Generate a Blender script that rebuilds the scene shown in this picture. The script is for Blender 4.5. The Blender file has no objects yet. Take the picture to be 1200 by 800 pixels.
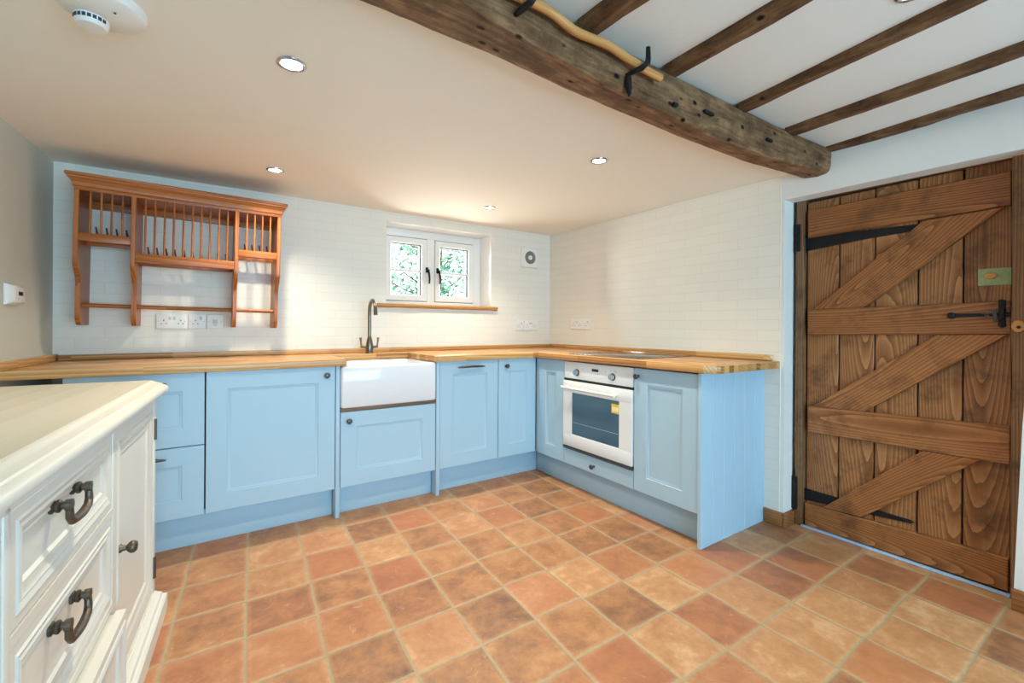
import bpy, bmesh, math, random
from mathutils import Vector, Matrix, noise
random.seed(7)
PI = math.pi
scn = bpy.context.scene
col = scn.collection

# ------------------------------------------------------------------ camera, world, light, exposure
CAM = (-2.5964, -3.2171, 1.0897); YAW = 0.5941; ROLL = 0.0061; FPX = 522.95; CY = 381.5
cd = bpy.data.cameras.new('camera'); cam = bpy.data.objects.new('camera', cd); col.objects.link(cam)
F = Vector((math.sin(YAW), math.cos(YAW), 0)); Rr = Vector((math.cos(YAW), -math.sin(YAW), 0)); U = Vector((0, 0, 1))
R3 = Rr*math.cos(ROLL) + U*math.sin(ROLL); U3 = U*math.cos(ROLL) - Rr*math.sin(ROLL)
cam.matrix_world = Matrix(((R3.x, U3.x, -F.x, CAM[0]), (R3.y, U3.y, -F.y, CAM[1]), (R3.z, U3.z, -F.z, CAM[2]), (0, 0, 0, 1)))
cd.sensor_fit = 'HORIZONTAL'; cd.sensor_width = 36; cd.lens = 36*FPX/1200; cd.shift_y = -(400-CY)/1200
cd.clip_start = 0.02
scn.camera = cam

w = bpy.data.worlds.new('sky'); scn.world = w; w.use_nodes = True
bg = w.node_tree.nodes['Background']; bg.inputs['Color'].default_value = (0.84, 1.0, 1.0, 1); bg.inputs['Strength'].default_value = 4.0

scn.view_settings.view_transform = 'Standard'; scn.view_settings.look = 'None'; scn.view_settings.gamma = 1
scn.view_settings.use_curve_mapping = False
scn.view_settings.exposure = 0.0
scn.cycles.max_bounces = 10; scn.cycles.diffuse_bounces = 6; scn.cycles.glossy_bounces = 4
scn.cycles.transparent_max_bounces = 12
scn.cycles.sample_clamp_indirect = 4.0
scn.cycles.use_denoising = True

SPOT_W = 51.0          # each recessed ceiling lamp
SPOT_COL = (1.0, 0.90, 0.71)
DAY_W = 112.0          # daylight through a big window assumed behind the camera
DAY_COL = (0.28, 0.68, 1.0)
dl = bpy.data.lights.new('daylight_assumed', 'AREA'); dl.shape = 'RECTANGLE'; dl.size = 2.5; dl.size_y = 1.45
dl.energy = DAY_W; dl.color = DAY_COL
do = bpy.data.objects.new('daylight_assumed', dl); col.objects.link(do)
do.location = (-1.7, -5.72, 1.05); do.rotation_euler = (PI/2, 0, 0)     # lamp outside the assumed rear window, shines towards +y
dl2 = bpy.data.lights.new('daylight_back', 'AREA'); dl2.shape = 'RECTANGLE'; dl2.size = 0.85; dl2.size_y = 0.55
dl2.energy = 38.0; dl2.color = (1.0, 1.0, 0.92)
do2 = bpy.data.objects.new('daylight_back', dl2); col.objects.link(do2)
do2.location = (-1.09, 0.42, 1.56); do2.rotation_euler = (-PI/2, 0, 0)

# ------------------------------------------------------------------ materials
def lin(r, g, b):
    f = lambda c: (c/12.92 if c <= 0.04045 else ((c+0.055)/1.055)**2.4)
    return (f(r/255), f(g/255), f(b/255), 1)

class NT:
    def __init__(s, name):
        s.m = bpy.data.materials.new(name); s.m.use_nodes = True
        s.t = s.m.node_tree; s.b = s.t.nodes['Principled BSDF']; s.out = s.t.nodes['Material Output']
    def n(s, typ, **kw):
        nd = s.t.nodes.new(typ)
        for k, v in kw.items():
            if k.startswith('i_'): nd.inputs[int(k[2:])].default_value = v
            else: setattr(nd, k, v)
        return nd
    def l(s, a, b): s.t.links.new(a, b)
    def math(s, op, a, b=None, c=None):
        nd = s.n('ShaderNodeMath', operation=op)
        for i, v in enumerate((a, b, c)):
            if v is None: continue
            if isinstance(v, (int, float)): nd.inputs[i].default_value = v
            else: s.l(v, nd.inputs[i])
        return nd.outputs[0]
    def noise(s, vec, scale, detail=4, rough=0.6, dist=0):
        nd = s.n('ShaderNodeTexNoise'); nd.inputs['Scale'].default_value = scale
        nd.inputs['Detail'].default_value = detail; nd.inputs['Roughness'].default_value = rough
        nd.inputs['Distortion'].default_value = dist
        if vec is not None: s.l(vec, nd.inputs['Vector'])
        return nd
    def ramp(s, fac, stops):
        nd = s.n('ShaderNodeValToRGB'); e = nd.color_ramp.elements
        while len(e) < len(stops): e.new(0.5)
        for k, (p, c) in enumerate(stops): e[k].position = p; e[k].color = c
        s.l(fac, nd.inputs[0]); return nd.outputs[0]
    def mix(s, fac, a, b, blend='MIX'):
        nd = s.n('ShaderNodeMix', data_type='RGBA', blend_type=blend)
        if isinstance(fac, (int, float)): nd.inputs[0].default_value = fac
        else: s.l(fac, nd.inputs[0])
        for i, v in ((6, a), (7, b)):
            if isinstance(v, tuple): nd.inputs[i].default_value = v
            else: s.l(v, nd.inputs[i])
        return nd.outputs[2]
    def vmath(s, op, a, b):
        nd = s.n('ShaderNodeVectorMath', operation=op)
        for i, v in enumerate((a, b)):
            if isinstance(v, tuple): nd.inputs[i].default_value = v
            else: s.l(v, nd.inputs[i])
        return nd.outputs[0]
    def bump(s, h, strength, dist):
        nd = s.n('ShaderNodeBump'); nd.inputs['Strength'].default_value = strength; nd.inputs['Distance'].default_value = dist
        s.l(h, nd.inputs['Height']); s.l(nd.outputs[0], s.b.inputs['Normal'])
    def obj(s): return s.n('ShaderNodeTexCoord').outputs['Object']
    def rnd(s): return s.n('ShaderNodeObjectInfo').outputs['Random']

def paint(name, c, rough=0.45, var=0.06, bump=0.04, scale=9):
    t = NT(name); o = t.obj()
    n = t.noise(o, scale, 3)
    dark = tuple(x*(1-var) for x in c[:3])+(1,)
    t.l(t.mix(n.outputs[0], dark, c), t.b.inputs['Base Color'])
    t.b.inputs['Roughness'].default_value = rough
    if bump: t.bump(t.noise(o, 60, 3).outputs[0], bump, 0.003)
    return t.m

def metal(name, c, rough=0.35, metallic=1.0, bump=0.0):
    t = NT(name)
    t.b.inputs['Metallic'].default_value = metallic
    n = t.noise(t.obj(), 90, 3)
    t.l(t.mix(n.outputs[0], tuple(x*0.8 for x in c[:3])+(1,), c), t.b.inputs['Base Color'])
    t.b.inputs['Roughness'].default_value = rough
    if bump: t.bump(n.outputs[0], bump, 0.003)
    return t.m

def plain(name, c, rough=0.4, metallic=0.0, spec=0.5):
    t = NT(name); t.b.inputs['Base Color'].default_value = c
    t.b.inputs['Roughness'].default_value = rough; t.b.inputs['Metallic'].default_value = metallic
    n = t.noise(t.obj(), 30, 2)
    t.l(t.math('MULTIPLY_ADD', n.outputs[0], 0.08, rough-0.04), t.b.inputs['Roughness'])
    return t.m

def wood(name, stops, axis, ring=55.0, stretch=0.10, rough=0.4, fig=0.75, bump=0.15, tone=0.25, dirt=None, fine=0.35, blocks=None, centred=False):
    """grain runs along `axis`; growth rings are shells round a stretched, tilted centre, so faces show arches"""
    t = NT(name); o = t.obj(); r = t.rnd()
    wr = t.n('ShaderNodeTexWhiteNoise', noise_dimensions='1D'); t.l(r, wr.inputs['W'])
    amp = [.16, .16, .16] if centred else [1.3, 1.3, 1.3]; amp[axis] = 1.5 if centred else 4.0
    v = t.vmath('ADD', o, t.vmath('MULTIPLY', t.vmath('SUBTRACT', wr.outputs[1], (.5, .5, .5)), tuple(amp)))
    sc = [1, 1, 1]; sc[axis] = stretch
    base = v
    if blocks:   # glued staves: (length, width, across axis)
        L, W, ax2 = blocks
        sp = t.n('ShaderNodeSeparateXYZ'); t.l(o, sp.inputs[0])
        row = t.math('FLOOR', t.math('DIVIDE', sp.outputs[ax2], W))
        wn = t.n('ShaderNodeTexWhiteNoise', noise_dimensions='1D'); t.l(row, wn.inputs['W'])
        seg = t.math('FLOOR', t.math('ADD', t.math('DIVIDE', sp.outputs[axis], L), t.math('MULTIPLY', wn.outputs[0], 3.7)))
        wc = t.n('ShaderNodeTexWhiteNoise', noise_dimensions='2D'); cx = t.n('ShaderNodeCombineXYZ'); t.l(row, cx.inputs[0]); t.l(seg, cx.inputs[1]); t.l(cx.outputs[0], wc.inputs['Vector'])
        bv = wc.outputs[0]
        sc2 = t.n('ShaderNodeVectorMath', operation='SCALE'); t.l(wc.outputs[1], sc2.inputs[0]); sc2.inputs['Scale'].default_value = 9.0
        base = t.vmath('ADD', v, sc2.outputs[0])
    s = t.vmath('MULTIPLY', base, tuple(sc))
    big = t.noise(s, 3.2, 2, 0.5)
    disp = t.n('ShaderNodeVectorMath', operation='SCALE'); t.l(t.vmath('SUBTRACT', big.outputs[1], (0.5, 0.5, 0.5)), disp.inputs[0]); disp.inputs['Scale'].default_value = 0.10
    s2 = t.vmath('ADD', s, disp.outputs[0])
    wv = t.n('ShaderNodeTexWave', wave_type='RINGS', rings_direction='SPHERICAL', wave_profile='SAW')
    wv.inputs['Scale'].default_value = ring*.33; wv.inputs['Distortion'].default_value = 1.6; wv.inputs['Detail'].default_value = 2
    wv.inputs['Detail Scale'].default_value = 1.5
    t.l(s2, wv.inputs['Vector'])
    fs = [70, 70, 70]; fs[axis] = 3
    fn = t.noise(t.vmath('MULTIPLY', base, tuple(fs)), 1.0, 4, 0.65)
    f = t.math('ADD', t.math('MULTIPLY', wv.outputs[1], fig*(1-fine)), t.math('MULTIPLY', fn.outputs[0], fine))
    f = t.math('ADD', f, t.math('MULTIPLY', big.outputs[0], 0.35))
    f = t.math('ADD', f, t.math('MULTIPLY', t.math('SUBTRACT', bv if blocks else r, 0.5), tone))
    c = t.ramp(f, stops)
    if dirt:
        dn = t.noise(t.vmath('MULTIPLY', v, (1, 1, 1)), 7, 4, 0.7)
        c = t.mix(t.ramp(dn.outputs[0], [(0.50, (0, 0, 0, 1)), (0.72, (0.75, 0.75, 0.75, 1))]), c, dirt)
    t.l(c, t.b.inputs['Base Color'])
    t.b.inputs['Roughness'].default_value = rough
    if bump: t.bump(f, bump, 0.002)
    return t.m

M = {}
M['ceiling'] = paint('ceiling_paint', lin(244, 239, 229), 0.85, 0.02, 0.05, 3)
M['upper'] = paint('beam_ceiling_paint', lin(244, 244, 240), 0.9, 0.03, 0.25, 5)
M['plaster'] = paint('white_plaster', lin(236, 236, 232), 0.85, 0.03, 0.3, 5)
M['grey'] = paint('grey_wall_paint', lin(208, 211, 202), 0.8, 0.02, 0.06, 4)
M['white_pvc'] = paint('white_frame', lin(244, 244, 242), 0.3, 0.01, 0)
M['plastic'] = paint('white_plastic', lin(236, 236, 234), 0.35, 0.01, 0)
M['plastic_shade'] = paint('pale_grey_plastic', lin(205, 205, 202), 0.4, 0.01, 0)
M['blue'] = paint('blue_cabinet_paint', lin(172, 205, 226), 0.42, 0.02, 0.03, 12)
M['gap'] = plain('dark_recess', lin(60, 70, 76), 0.8)
M['seal'] = plain('grey_seal', lin(128, 130, 134), 0.7)
M['black'] = plain('black_plastic', lin(22, 22, 22), 0.5)
M['iron'] = metal('black_iron', lin(40, 40, 42), 0.55, 0.6, 0.4)
M['pewter'] = metal('dark_pewter', lin(92, 94, 98), 0.38, 0.9, 0.25)
M['antique'] = metal('antique_bronze', lin(108, 100, 88), 0.42, 0.85, 0.5)
M['tap'] = metal('brushed_tap_metal', lin(138, 130, 118), 0.28, 1.0)
M['chrome'] = metal('chrome', lin(205, 208, 212), 0.15, 1.0)
M['ceramic'] = plain('white_glazed_ceramic', lin(236, 240, 246), 0.12)
M['oven_white'] = plain('white_oven_enamel', lin(236, 240, 242), 0.18)
M['sticker'] = plain('yellow_label', lin(240, 205, 60), 0.4)
M['sticker_print'] = plain('label_print', lin(250, 240, 190), 0.4)
M['side'] = paint('cream_furniture_paint', lin(228, 226, 217), 0.36, 0.04, 0.1, 14)
M['sidetop'] = wood('limed_cream_top', [(0.2, lin(198, 192, 172)), (0.55, lin(214, 208, 190)), (1.0, lin(226, 221, 206))], 0, 30, 0.06, 0.34, 0.35, 0.03, 0.02)
oak = [(0.15, lin(138, 92, 46)), (0.50, lin(188, 136, 78)), (0.80, lin(210, 162, 100)), (1.0, lin(226, 184, 128))]
M['oak_x'] = wood('oak_worktop', oak, 0, 70, 0.07, 0.30, 0.7, 0.06, 0.55, blocks=(0.55, 0.042, 1))
M['oak_y'] = wood('oak_worktop_run', oak, 1, 70, 0.07, 0.30, 0.7, 0.06, 0.55, blocks=(0.55, 0.042, 0))
M['upstand_x'] = wood('oak_upstand', oak, 0, 60, 0.07, 0.32, 0.8, 0.06, 0.6, blocks=(0.42, 1.0, 1))
M['upstand_y'] = wood('oak_upstand_side', oak, 1, 60, 0.07, 0.32, 0.8, 0.06, 0.6, blocks=(0.42, 1.0, 0))
M['sill'] = wood('waney_oak', [(0.2, lin(116, 76, 38)), (0.5, lin(176, 124, 68)), (1, lin(212, 166, 104))], 0, 60, 0.08, 0.4, 0.8, 0.1, 0.1)
M['skirt'] = wood('oak_skirting', [(0.2, lin(112, 68, 34)), (0.6, lin(150, 98, 54)), (1, lin(174, 120, 70))], 1, 60, 0.08, 0.4, 0.7, 0.08, 0.2)
rk = [(0.2, lin(118, 60, 20)), (0.5, lin(160, 90, 36)), (0.8, lin(182, 110, 50)), (1, lin(198, 128, 64))]
M['rack_x'] = wood('honey_pine_rail', rk, 0, 60, 0.08, 0.38, 0.75, 0.06, 0.15)
M['rack_z'] = wood('honey_pine_upright', rk, 2, 60, 0.08, 0.38, 0.75, 0.06, 0.15)
M['rack_shaded'] = wood('shaded_wood_peg', [(0.2, lin(62, 40, 24)), (1, lin(92, 62, 40))], 2, 60, 0.1, 0.5)  # pegs coloured dark: the shadow inside the rack is put into the brown
dr = [(0.20, lin(88, 52, 26)), (0.45, lin(132, 84, 46)), (0.72, lin(158, 106, 62)), (1.0, lin(186, 136, 88))]
dd = lin(72, 44, 24)
M['door_z'] = wood('old_pine_plank', dr, 2, 95, 0.10, 0.42, 0.85, 0.2, 0.22, dd, centred=True)
dl_ = [(0.20, lin(92, 50, 24)), (0.45, lin(136, 82, 42)), (0.72, lin(162, 104, 58)), (1.0, lin(184, 128, 78))]
M['door_x'] = wood('old_pine_ledge', dl_, 0, 95, 0.10, 0.40, 0.85, 0.2, 0.22, lin(88, 54, 28), centred=True)
M['jamb'] = wood('dark_door_post', [(0.1, lin(66, 42, 24)), (0.6, lin(124, 88, 56)), (1, lin(156, 118, 82))], 2, 95, 0.1, 0.6, 0.9, 0.4, 0.2, lin(52, 34, 20))
M['stick'] = wood('peeled_hazel', [(0.2, lin(168, 112, 58)), (0.6, lin(206, 150, 88)), (1, lin(220, 170, 110))], 0, 40, 0.05, 0.4, 0.4, 0.1)

def beam_mat(name, axis, lo, mid, hi):
    t = NT(name); o = t.obj(); r = t.rnd()
    off = t.n('ShaderNodeCombineXYZ'); t.l(t.math('MULTIPLY', r, 9.0), off.inputs[axis])
    v = t.vmath('ADD', o, off.outputs[0])
    sc = [1, 1, 1]; sc[axis] = 0.12
    g = t.noise(t.vmath('MULTIPLY', v, tuple(sc)), 34, 6, 0.72, 0.6)
    m = t.noise(v, 9, 5, 0.7)
    f = t.math('ADD', t.math('MULTIPLY', g.outputs[0], 0.6), t.math('MULTIPLY', m.outputs[0], 0.5))
    c = t.ramp(f, [(0.36, lo), (0.54, mid), (0.72, hi)])
    # pale limewash remnants and worm/nail holes
    pn = t.noise(v, 14, 6, 0.75)
    c = t.mix(t.ramp(pn.outputs[0], [(0.62, (0, 0, 0, 1)), (0.74, (0.55, 0.55, 0.55, 1))]), c, lin(150, 124, 96))
    vo = t.n('ShaderNodeTexVoronoi'); vo.inputs['Scale'].default_value = 17; vo.inputs['Randomness'].default_value = 1
    sc3 = [1, 1, 1]; sc3[axis] = 0.6
    t.l(t.vmath('MULTIPLY', v, tuple(sc3)), vo.inputs['Vector'])
    hole = t.ramp(vo.outputs['Distance'], [(0.09, (1, 1, 1, 1)), (0.15, (0, 0, 0, 1))])
    c = t.mix(hole, c, lin(22, 15, 10))
    t.l(c, t.b.inputs['Base Color']); t.b.inputs['Roughness'].default_value = 0.8
    t.b.inputs['Specular IOR Level'].default_value = 0.25
    h = t.math('SUBTRACT', f, t.math('MULTIPLY', hole, 0.5))
    t.bump(h, 0.9, 0.025)
    return t.m
M['beam'] = beam_mat('ancient_oak_beam', 0, lin(54, 36, 22), lin(120, 88, 60), lin(172, 136, 100))
M['joist'] = beam_mat('ancient_oak_joist', 1, lin(50, 34, 22), lin(108, 78, 52), lin(152, 118, 84))

def brick_mat(name, horiz):
    t = NT(name); o = t.obj(); sp = t.n('ShaderNodeSeparateXYZ'); t.l(o, sp.inputs[0])
    cx = t.n('ShaderNodeCombineXYZ'); t.l(sp.outputs[horiz], cx.inputs[0]); t.l(sp.outputs[2], cx.inputs[1])
    bt = t.n('ShaderNodeTexBrick'); bt.offset = 0.5
    t.l(cx.outputs[0], bt.inputs['Vector'])
    bt.inputs['Scale'].default_value = 1; bt.inputs['Mortar Size'].default_value = 0.0022; bt.inputs['Mortar Smooth'].default_value = 0.6
    bt.inputs['Brick Width'].default_value = 0.236; bt.inputs['Row Height'].default_value = 0.0595
    bt.inputs['Color1'].default_value = lin(237, 234, 225); bt.inputs['Color2'].default_value = lin(234, 231, 222); bt.inputs['Mortar'].default_value = lin(226, 223, 214)
    t.l(bt.outputs[0], t.b.inputs['Base Color']); t.b.inputs['Roughness'].default_value = 0.42
    nz = t.noise(o, 22, 4)
    h = t.math('ADD', t.math('MULTIPLY', bt.outputs['Fac'], -1.0), t.math('MULTIPLY', nz.outputs[0], 0.35))
    t.bump(h, 0.2, 0.003)
    return t.m
M['brick_x'] = brick_mat('white_brick_tiles_back', 0)
M['brick_y'] = brick_mat('white_brick_tiles_side', 1)

def floor_mat():
    t = NT('terracotta_floor'); o = t.obj(); sp = t.n('ShaderNodeSeparateXYZ'); t.l(o, sp.inputs[0])
    x, y = sp.outputs[0], sp.outputs[1]
    wob = t.noise(o, 3.0, 3, 0.6); wsp = t.n('ShaderNodeSeparateXYZ'); t.l(wob.outputs[1], wsp.inputs[0])
    sl = t.math('MULTIPLY_ADD', x, -0.02, 0.02)
    u = t.math('ADD', x, t.math('MULTIPLY', sl, t.math('SUBTRACT', -1.42, y)))
    u = t.math('ADD', u, t.math('MULTIPLY', t.math('SUBTRACT', wsp.outputs[0], 0.5), 0.022))
    v = t.math('ADD', y, t.math('MULTIPLY', t.math('SUBTRACT', wsp.outputs[1], 0.5), 0.022))
    uu = t.math('DIVIDE', t.math('ADD', u, 2.489), 0.2302)
    iu = t.math('FLOOR', uu)
    wr = t.n('ShaderNodeTexWhiteNoise', noise_dimensions='1D'); t.l(iu, wr.inputs['W'])
    vv = t.math('ADD', t.math('DIVIDE', t.math('ADD', v, 0.945), 0.2385), t.math('MULTIPLY', t.math('SUBTRACT', wr.outputs[0], 0.5), 0.07))
    iv = t.math('FLOOR', vv)
    fu = t.math('SUBTRACT', uu, iu); fv = t.math('SUBTRACT', vv, iv)
    eu = t.math('MINIMUM', fu, t.math('SUBTRACT', 1.0, fu)); ev = t.math('MINIMUM', fv, t.math('SUBTRACT', 1.0, fv))
    e = t.math('MINIMUM', eu, ev)
    fine = t.noise(o, 45, 4, 0.7)
    e2 = t.math('ADD', e, t.math('MULTIPLY', t.math('SUBTRACT', fine.outputs[0], 0.5), 0.014))
    cv = t.n('ShaderNodeCombineXYZ'); t.l(iu, cv.inputs[0]); t.l(iv, cv.inputs[1])
    wn = t.n('ShaderNodeTexWhiteNoise', noise_dimensions='2D'); t.l(cv.outputs[0], wn.inputs['Vector'])
    wsc = t.n('ShaderNodeVectorMath', operation='SCALE'); t.l(wn.outputs[1], wsc.inputs[0]); wsc.inputs['Scale'].default_value = 11.0
    tv = t.vmath('ADD', o, wsc.outputs[0])
    m1 = t.noise(tv, 7.5, 5, 0.62, 0.5)
    m2 = t.noise(tv, 26, 5, 0.7)
    f = t.math('ADD', t.math('MULTIPLY', m1.outputs[0], 0.8), t.math('MULTIPLY', m2.outputs[0], 0.5))
    f = t.math('ADD', f, t.math('MULTIPLY', t.math('SUBTRACT', wn.outputs[0], 0.5), 0.34))
    tile = t.ramp(f, [(0.28, lin(106, 76, 54)), (0.46, lin(146, 101, 70)), (0.62, lin(174, 121, 79)), (0.80, lin(190, 141, 97)), (0.97, lin(212, 169, 127))])
    wsep = t.n('ShaderNodeSeparateColor'); t.l(wn.outputs[1], wsep.inputs[0])
    red = t.math('MULTIPLY', t.ramp(wsep.outputs[1], [(0.55, (0, 0, 0, 1)), (0.95, (1, 1, 1, 1))]), 0.5)
    tile = t.mix(red, tile, lin(178, 104, 70))
    # pale scuffs
    sn = t.noise(tv, 12, 6, 0.8, 1.5)
    tile = t.mix(t.ramp(sn.outputs[0], [(0.60, (0, 0, 0, 1)), (0.70, (0.45, 0.45, 0.45, 1))]), tile, lin(216, 180, 144))
    tile = t.mix(t.math('MULTIPLY', t.ramp(e2, [(0.02, (1, 1, 1, 1)), (0.09, (0, 0, 0, 1))]), t.math('MULTIPLY', m2.outputs[0], 0.6)), tile, lin(206, 166, 126))  # tile rims lightened: edge highlights painted into the colour
    grout = t.mix(fine.outputs[0], lin(150, 130, 98), lin(186, 166, 130))
    g = t.ramp(e2, [(0.014, (0, 0, 0, 1)), (0.026, (1, 1, 1, 1))])
    t.l(t.mix(g, grout, tile), t.b.inputs['Base Color'])
    t.l(t.math('MULTIPLY_ADD', m2.outputs[0], 0.25, 0.36), t.b.inputs['Roughness'])
    hp = t.ramp(e2, [(0.008, (0, 0, 0, 1)), (0.05, (0.85, 0.85, 0.85, 1)), (0.2, (1, 1, 1, 1))])
    h = t.math('ADD', hp, t.math('MULTIPLY', m2.outputs[0], 0.35))
    t.bump(h, 0.5, 0.005)
    return t.m
M['floor'] = floor_mat()

def glass_mat(name, tint=(1, 1, 1, 1), refl=0.12):
    t = NT(name); t.t.nodes.remove(t.b)
    tr = t.n('ShaderNodeBsdfTransparent'); tr.inputs[0].default_value = tint
    gl = t.n('ShaderNodeBsdfGlossy'); gl.inputs['Roughness'].default_value = 0.02
    fr = t.n('ShaderNodeFresnel'); fr.inputs[0].default_value = 1.45
    mx = t.n('ShaderNodeMixShader'); t.l(fr.outputs[0], mx.inputs[0]); t.l(tr.outputs[0], mx.inputs[1]); t.l(gl.outputs[0], mx.inputs[2])
    t.l(mx.outputs[0], t.out.inputs[0]); return t.m
M['glass'] = glass_mat('clear_pane')
def dark_glass(name, c, rough):
    t = NT(name); t.b.inputs['Base Color'].default_value = c; t.b.inputs['Roughness'].default_value = rough
    t.b.inputs['IOR'].default_value = 1.9
    return t.m
M['oven_glass'] = dark_glass('reflection_blue_oven_glass', lin(58, 88, 108), 0.05)  # dark glass; base colour lifted to blue to stand in for reflection
M['hob'] = dark_glass('black_hob_glass', lin(30, 30, 32), 0.06)
def emit(name, c, s):
    t = NT(name); t.b.inputs['Emission Color'].default_value = c; t.b.inputs['Emission Strength'].default_value = s
    t.b.inputs['Base Color'].default_value = (0.9, 0.9, 0.9, 1); return t.m
M['lamp'] = emit('lit_lamp', (1.0, 0.93, 0.8, 1), 12)
def leaf_mat():
    t = NT('tree_leaves'); r = t.n('ShaderNodeNewGeometry').outputs['Random Per Island']
    c = t.ramp(r, [(0.0, lin(70, 120, 100)), (0.5, lin(118, 166, 140)), (1.0, lin(176, 208, 186))])
    t.l(c, t.b.inputs['Base Color']); t.b.inputs['Roughness'].default_value = 0.6
    return t.m
M['leaf'] = leaf_mat()
M['bark'] = beam_mat('tree_bark', 2, lin(50, 42, 34), lin(92, 80, 66), lin(130, 118, 100))
M['ground'] = paint('garden_ground', lin(120, 130, 96), 0.9, 0.2, 0, 3)
M['strip'] = plain('pale_blue_strip', lin(172, 206, 240), 0.35)
M['green'] = paint('flaking_green_paint', lin(168, 190, 136), 0.6, 0.45, 0.4, 60)
M['orange'] = paint('amber_wood', lin(206, 150, 84), 0.45, 0.1, 0.1, 20)

# ------------------------------------------------------------------ mesh helpers
class MB:
    def __init__(s): s.bm = bmesh.new(); s.mi = 0
    def _fin(s, faces):
        for f in faces: f.material_index = s.mi
    def box(s, x0, x1, y0, y1, z0, z1, bev=0.0, seg=2):
        if x0 > x1: x0, x1 = x1, x0
        if y0 > y1: y0, y1 = y1, y0
        if z0 > z1: z0, z1 = z1, z0
        vs = [s.bm.verts.new((x, y, z)) for x in (x0, x1) for y in (y0, y1) for z in (z0, z1)]
        fs = [s.bm.faces.new([vs[i] for i in q]) for q in ((0, 1, 3, 2), (4, 6, 7, 5), (0, 4, 5, 1), (2, 3, 7, 6), (0, 2, 6, 4), (1, 5, 7, 3))]
        s._fin(fs)
        if bev:
            es = list({e for f in fs for e in f.edges})
            r = bmesh.ops.bevel(s.bm, geom=es, offset=bev, segments=seg, profile=0.5, affect='EDGES', clamp_overlap=True)
            s._fin(r['faces'])
        return s
    def prism(s, poly, axis, a0, a1, bev=0.0, seg=2):
        """poly: 2-D points in the two other axes (in x,y,z order), extruded along axis"""
        def P(p, a):
            q = list(p); q.insert(axis, a); return q
        A = [s.bm.verts.new(P(p, a0)) for p in poly]; B = [s.bm.verts.new(P(p, a1)) for p in poly]
        n = len(poly); fs = [s.bm.faces.new(A), s.bm.faces.new(B[::-1])]
        for i in range(n): fs.append(s.bm.faces.new((A[i], B[i], B[(i+1) % n], A[(i+1) % n])))
        bmesh.ops.recalc_face_normals(s.bm, faces=fs); s._fin(fs)
        if bev:
            es = list({e for f in fs[:2] for e in f.edges})
            r = bmesh.ops.bevel(s.bm, geom=es, offset=bev, segments=seg, profile=0.5, affect='EDGES', clamp_overlap=True)
            s._fin(r['faces'])
        return s
    def loft(s, rings, cap=True, closed=True):
        R = [[s.bm.verts.new(p) for p in r] for r in rings]; fs = []
        n = len(R[0])
        for a, b in zip(R, R[1:]):
            for i in range(n if closed else n-1):
                fs.append(s.bm.faces.new((a[i], a[(i+1) % n], b[(i+1) % n], b[i])))
        if cap: fs.append(s.bm.faces.new(R[0][::-1])); fs.append(s.bm.faces.new(R[-1]))
        bmesh.ops.recalc_face_normals(s.bm, faces=fs); s._fin(fs); return s
    def rects(s, x0, x1, z0, z1, steps, cap=True):
        """panel facing -y: steps of (inset, y), from the back edge to the centre"""
        return s.loft([[(x0+i, y, z0+i), (x1-i, y, z0+i), (x1-i, y, z1-i), (x0+i, y, z1-i)] for i, y in steps], cap)
    def tube(s, pts, r, n=10, cap=True):
        pts = [Vector(p) for p in pts]; rr = r if isinstance(r, (list, tuple)) else [r]*len(pts)
        rings = []; up = None
        for i, p in enumerate(pts):
            d = (pts[min(i+1, len(pts)-1)]-pts[max(i-1, 0)]).normalized()
            if up is None: up = d.orthogonal().normalized()
            up = (up - d*up.dot(d)).normalized(); sd = d.cross(up)
            rings.append([p+(up*math.cos(2*PI*k/n)+sd*math.sin(2*PI*k/n))*rr[i] for k in range(n)])
        return s.loft(rings, cap)
    def lathe(s, prof, c=(0, 0, 0), axis=2, n=24):
        """prof: (radius, height along axis); sign of height as given"""
        rings = []
        for r, h in prof:
            ring = []
            for k in range(n):
                a = 2*PI*k/n; q = [math.cos(a)*max(r, 1e-4), math.sin(a)*max(r, 1e-4)]; q.insert(axis, h)
                ring.append(Vector(q)+Vector(c))
            rings.append(ring)
        return s.loft(rings)
    def build(s, name, mat, parent=None, smooth=40, loc=None, rot=None, label=None):
        me = bpy.data.meshes.new(name); s.bm.to_mesh(me); s.bm.free()
        for m in (mat if isinstance(mat, (list, tuple)) else [mat]): me.materials.append(m)
        if smooth:
            me.shade_smooth(); me.set_sharp_from_angle(angle=math.radians(smooth))
        o = bpy.data.objects.new(name, me); col.objects.link(o)
        if parent is not None: o.parent = parent
        if loc: o.location = loc
        if rot: o.rotation_euler = rot
        if label: o['label'] = label
        return o
def tag(o, label, cat, group=None, kind=None):
    o['label'] = label; o['category'] = cat
    if group: o['group'] = group
    if kind: o['kind'] = kind
    return o
def thing(name, label, cat, loc=(0, 0, 0), rot=(0, 0, 0), group=None, kind=None):
    o = bpy.data.objects.new(name, None); col.objects.link(o); o.location = loc; o.rotation_euler = rot
    o.empty_display_size = 0.1
    return tag(o, label, cat, group, kind)
def dup(src, loc, label, group=None, rot=None):
    r = src.copy(); col.objects.link(r); r.location = loc; r['label'] = label
    if rot: r.rotation_euler = rot
    if group: r['group'] = group
    for ch in list(src.children):
        c = ch.copy(); col.objects.link(c); c.parent = r
        for g in list(ch.children):
            d = g.copy(); col.objects.link(d); d.parent = c
    return r
def B(*a, **k): return MB().box(*a, **k)

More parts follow.
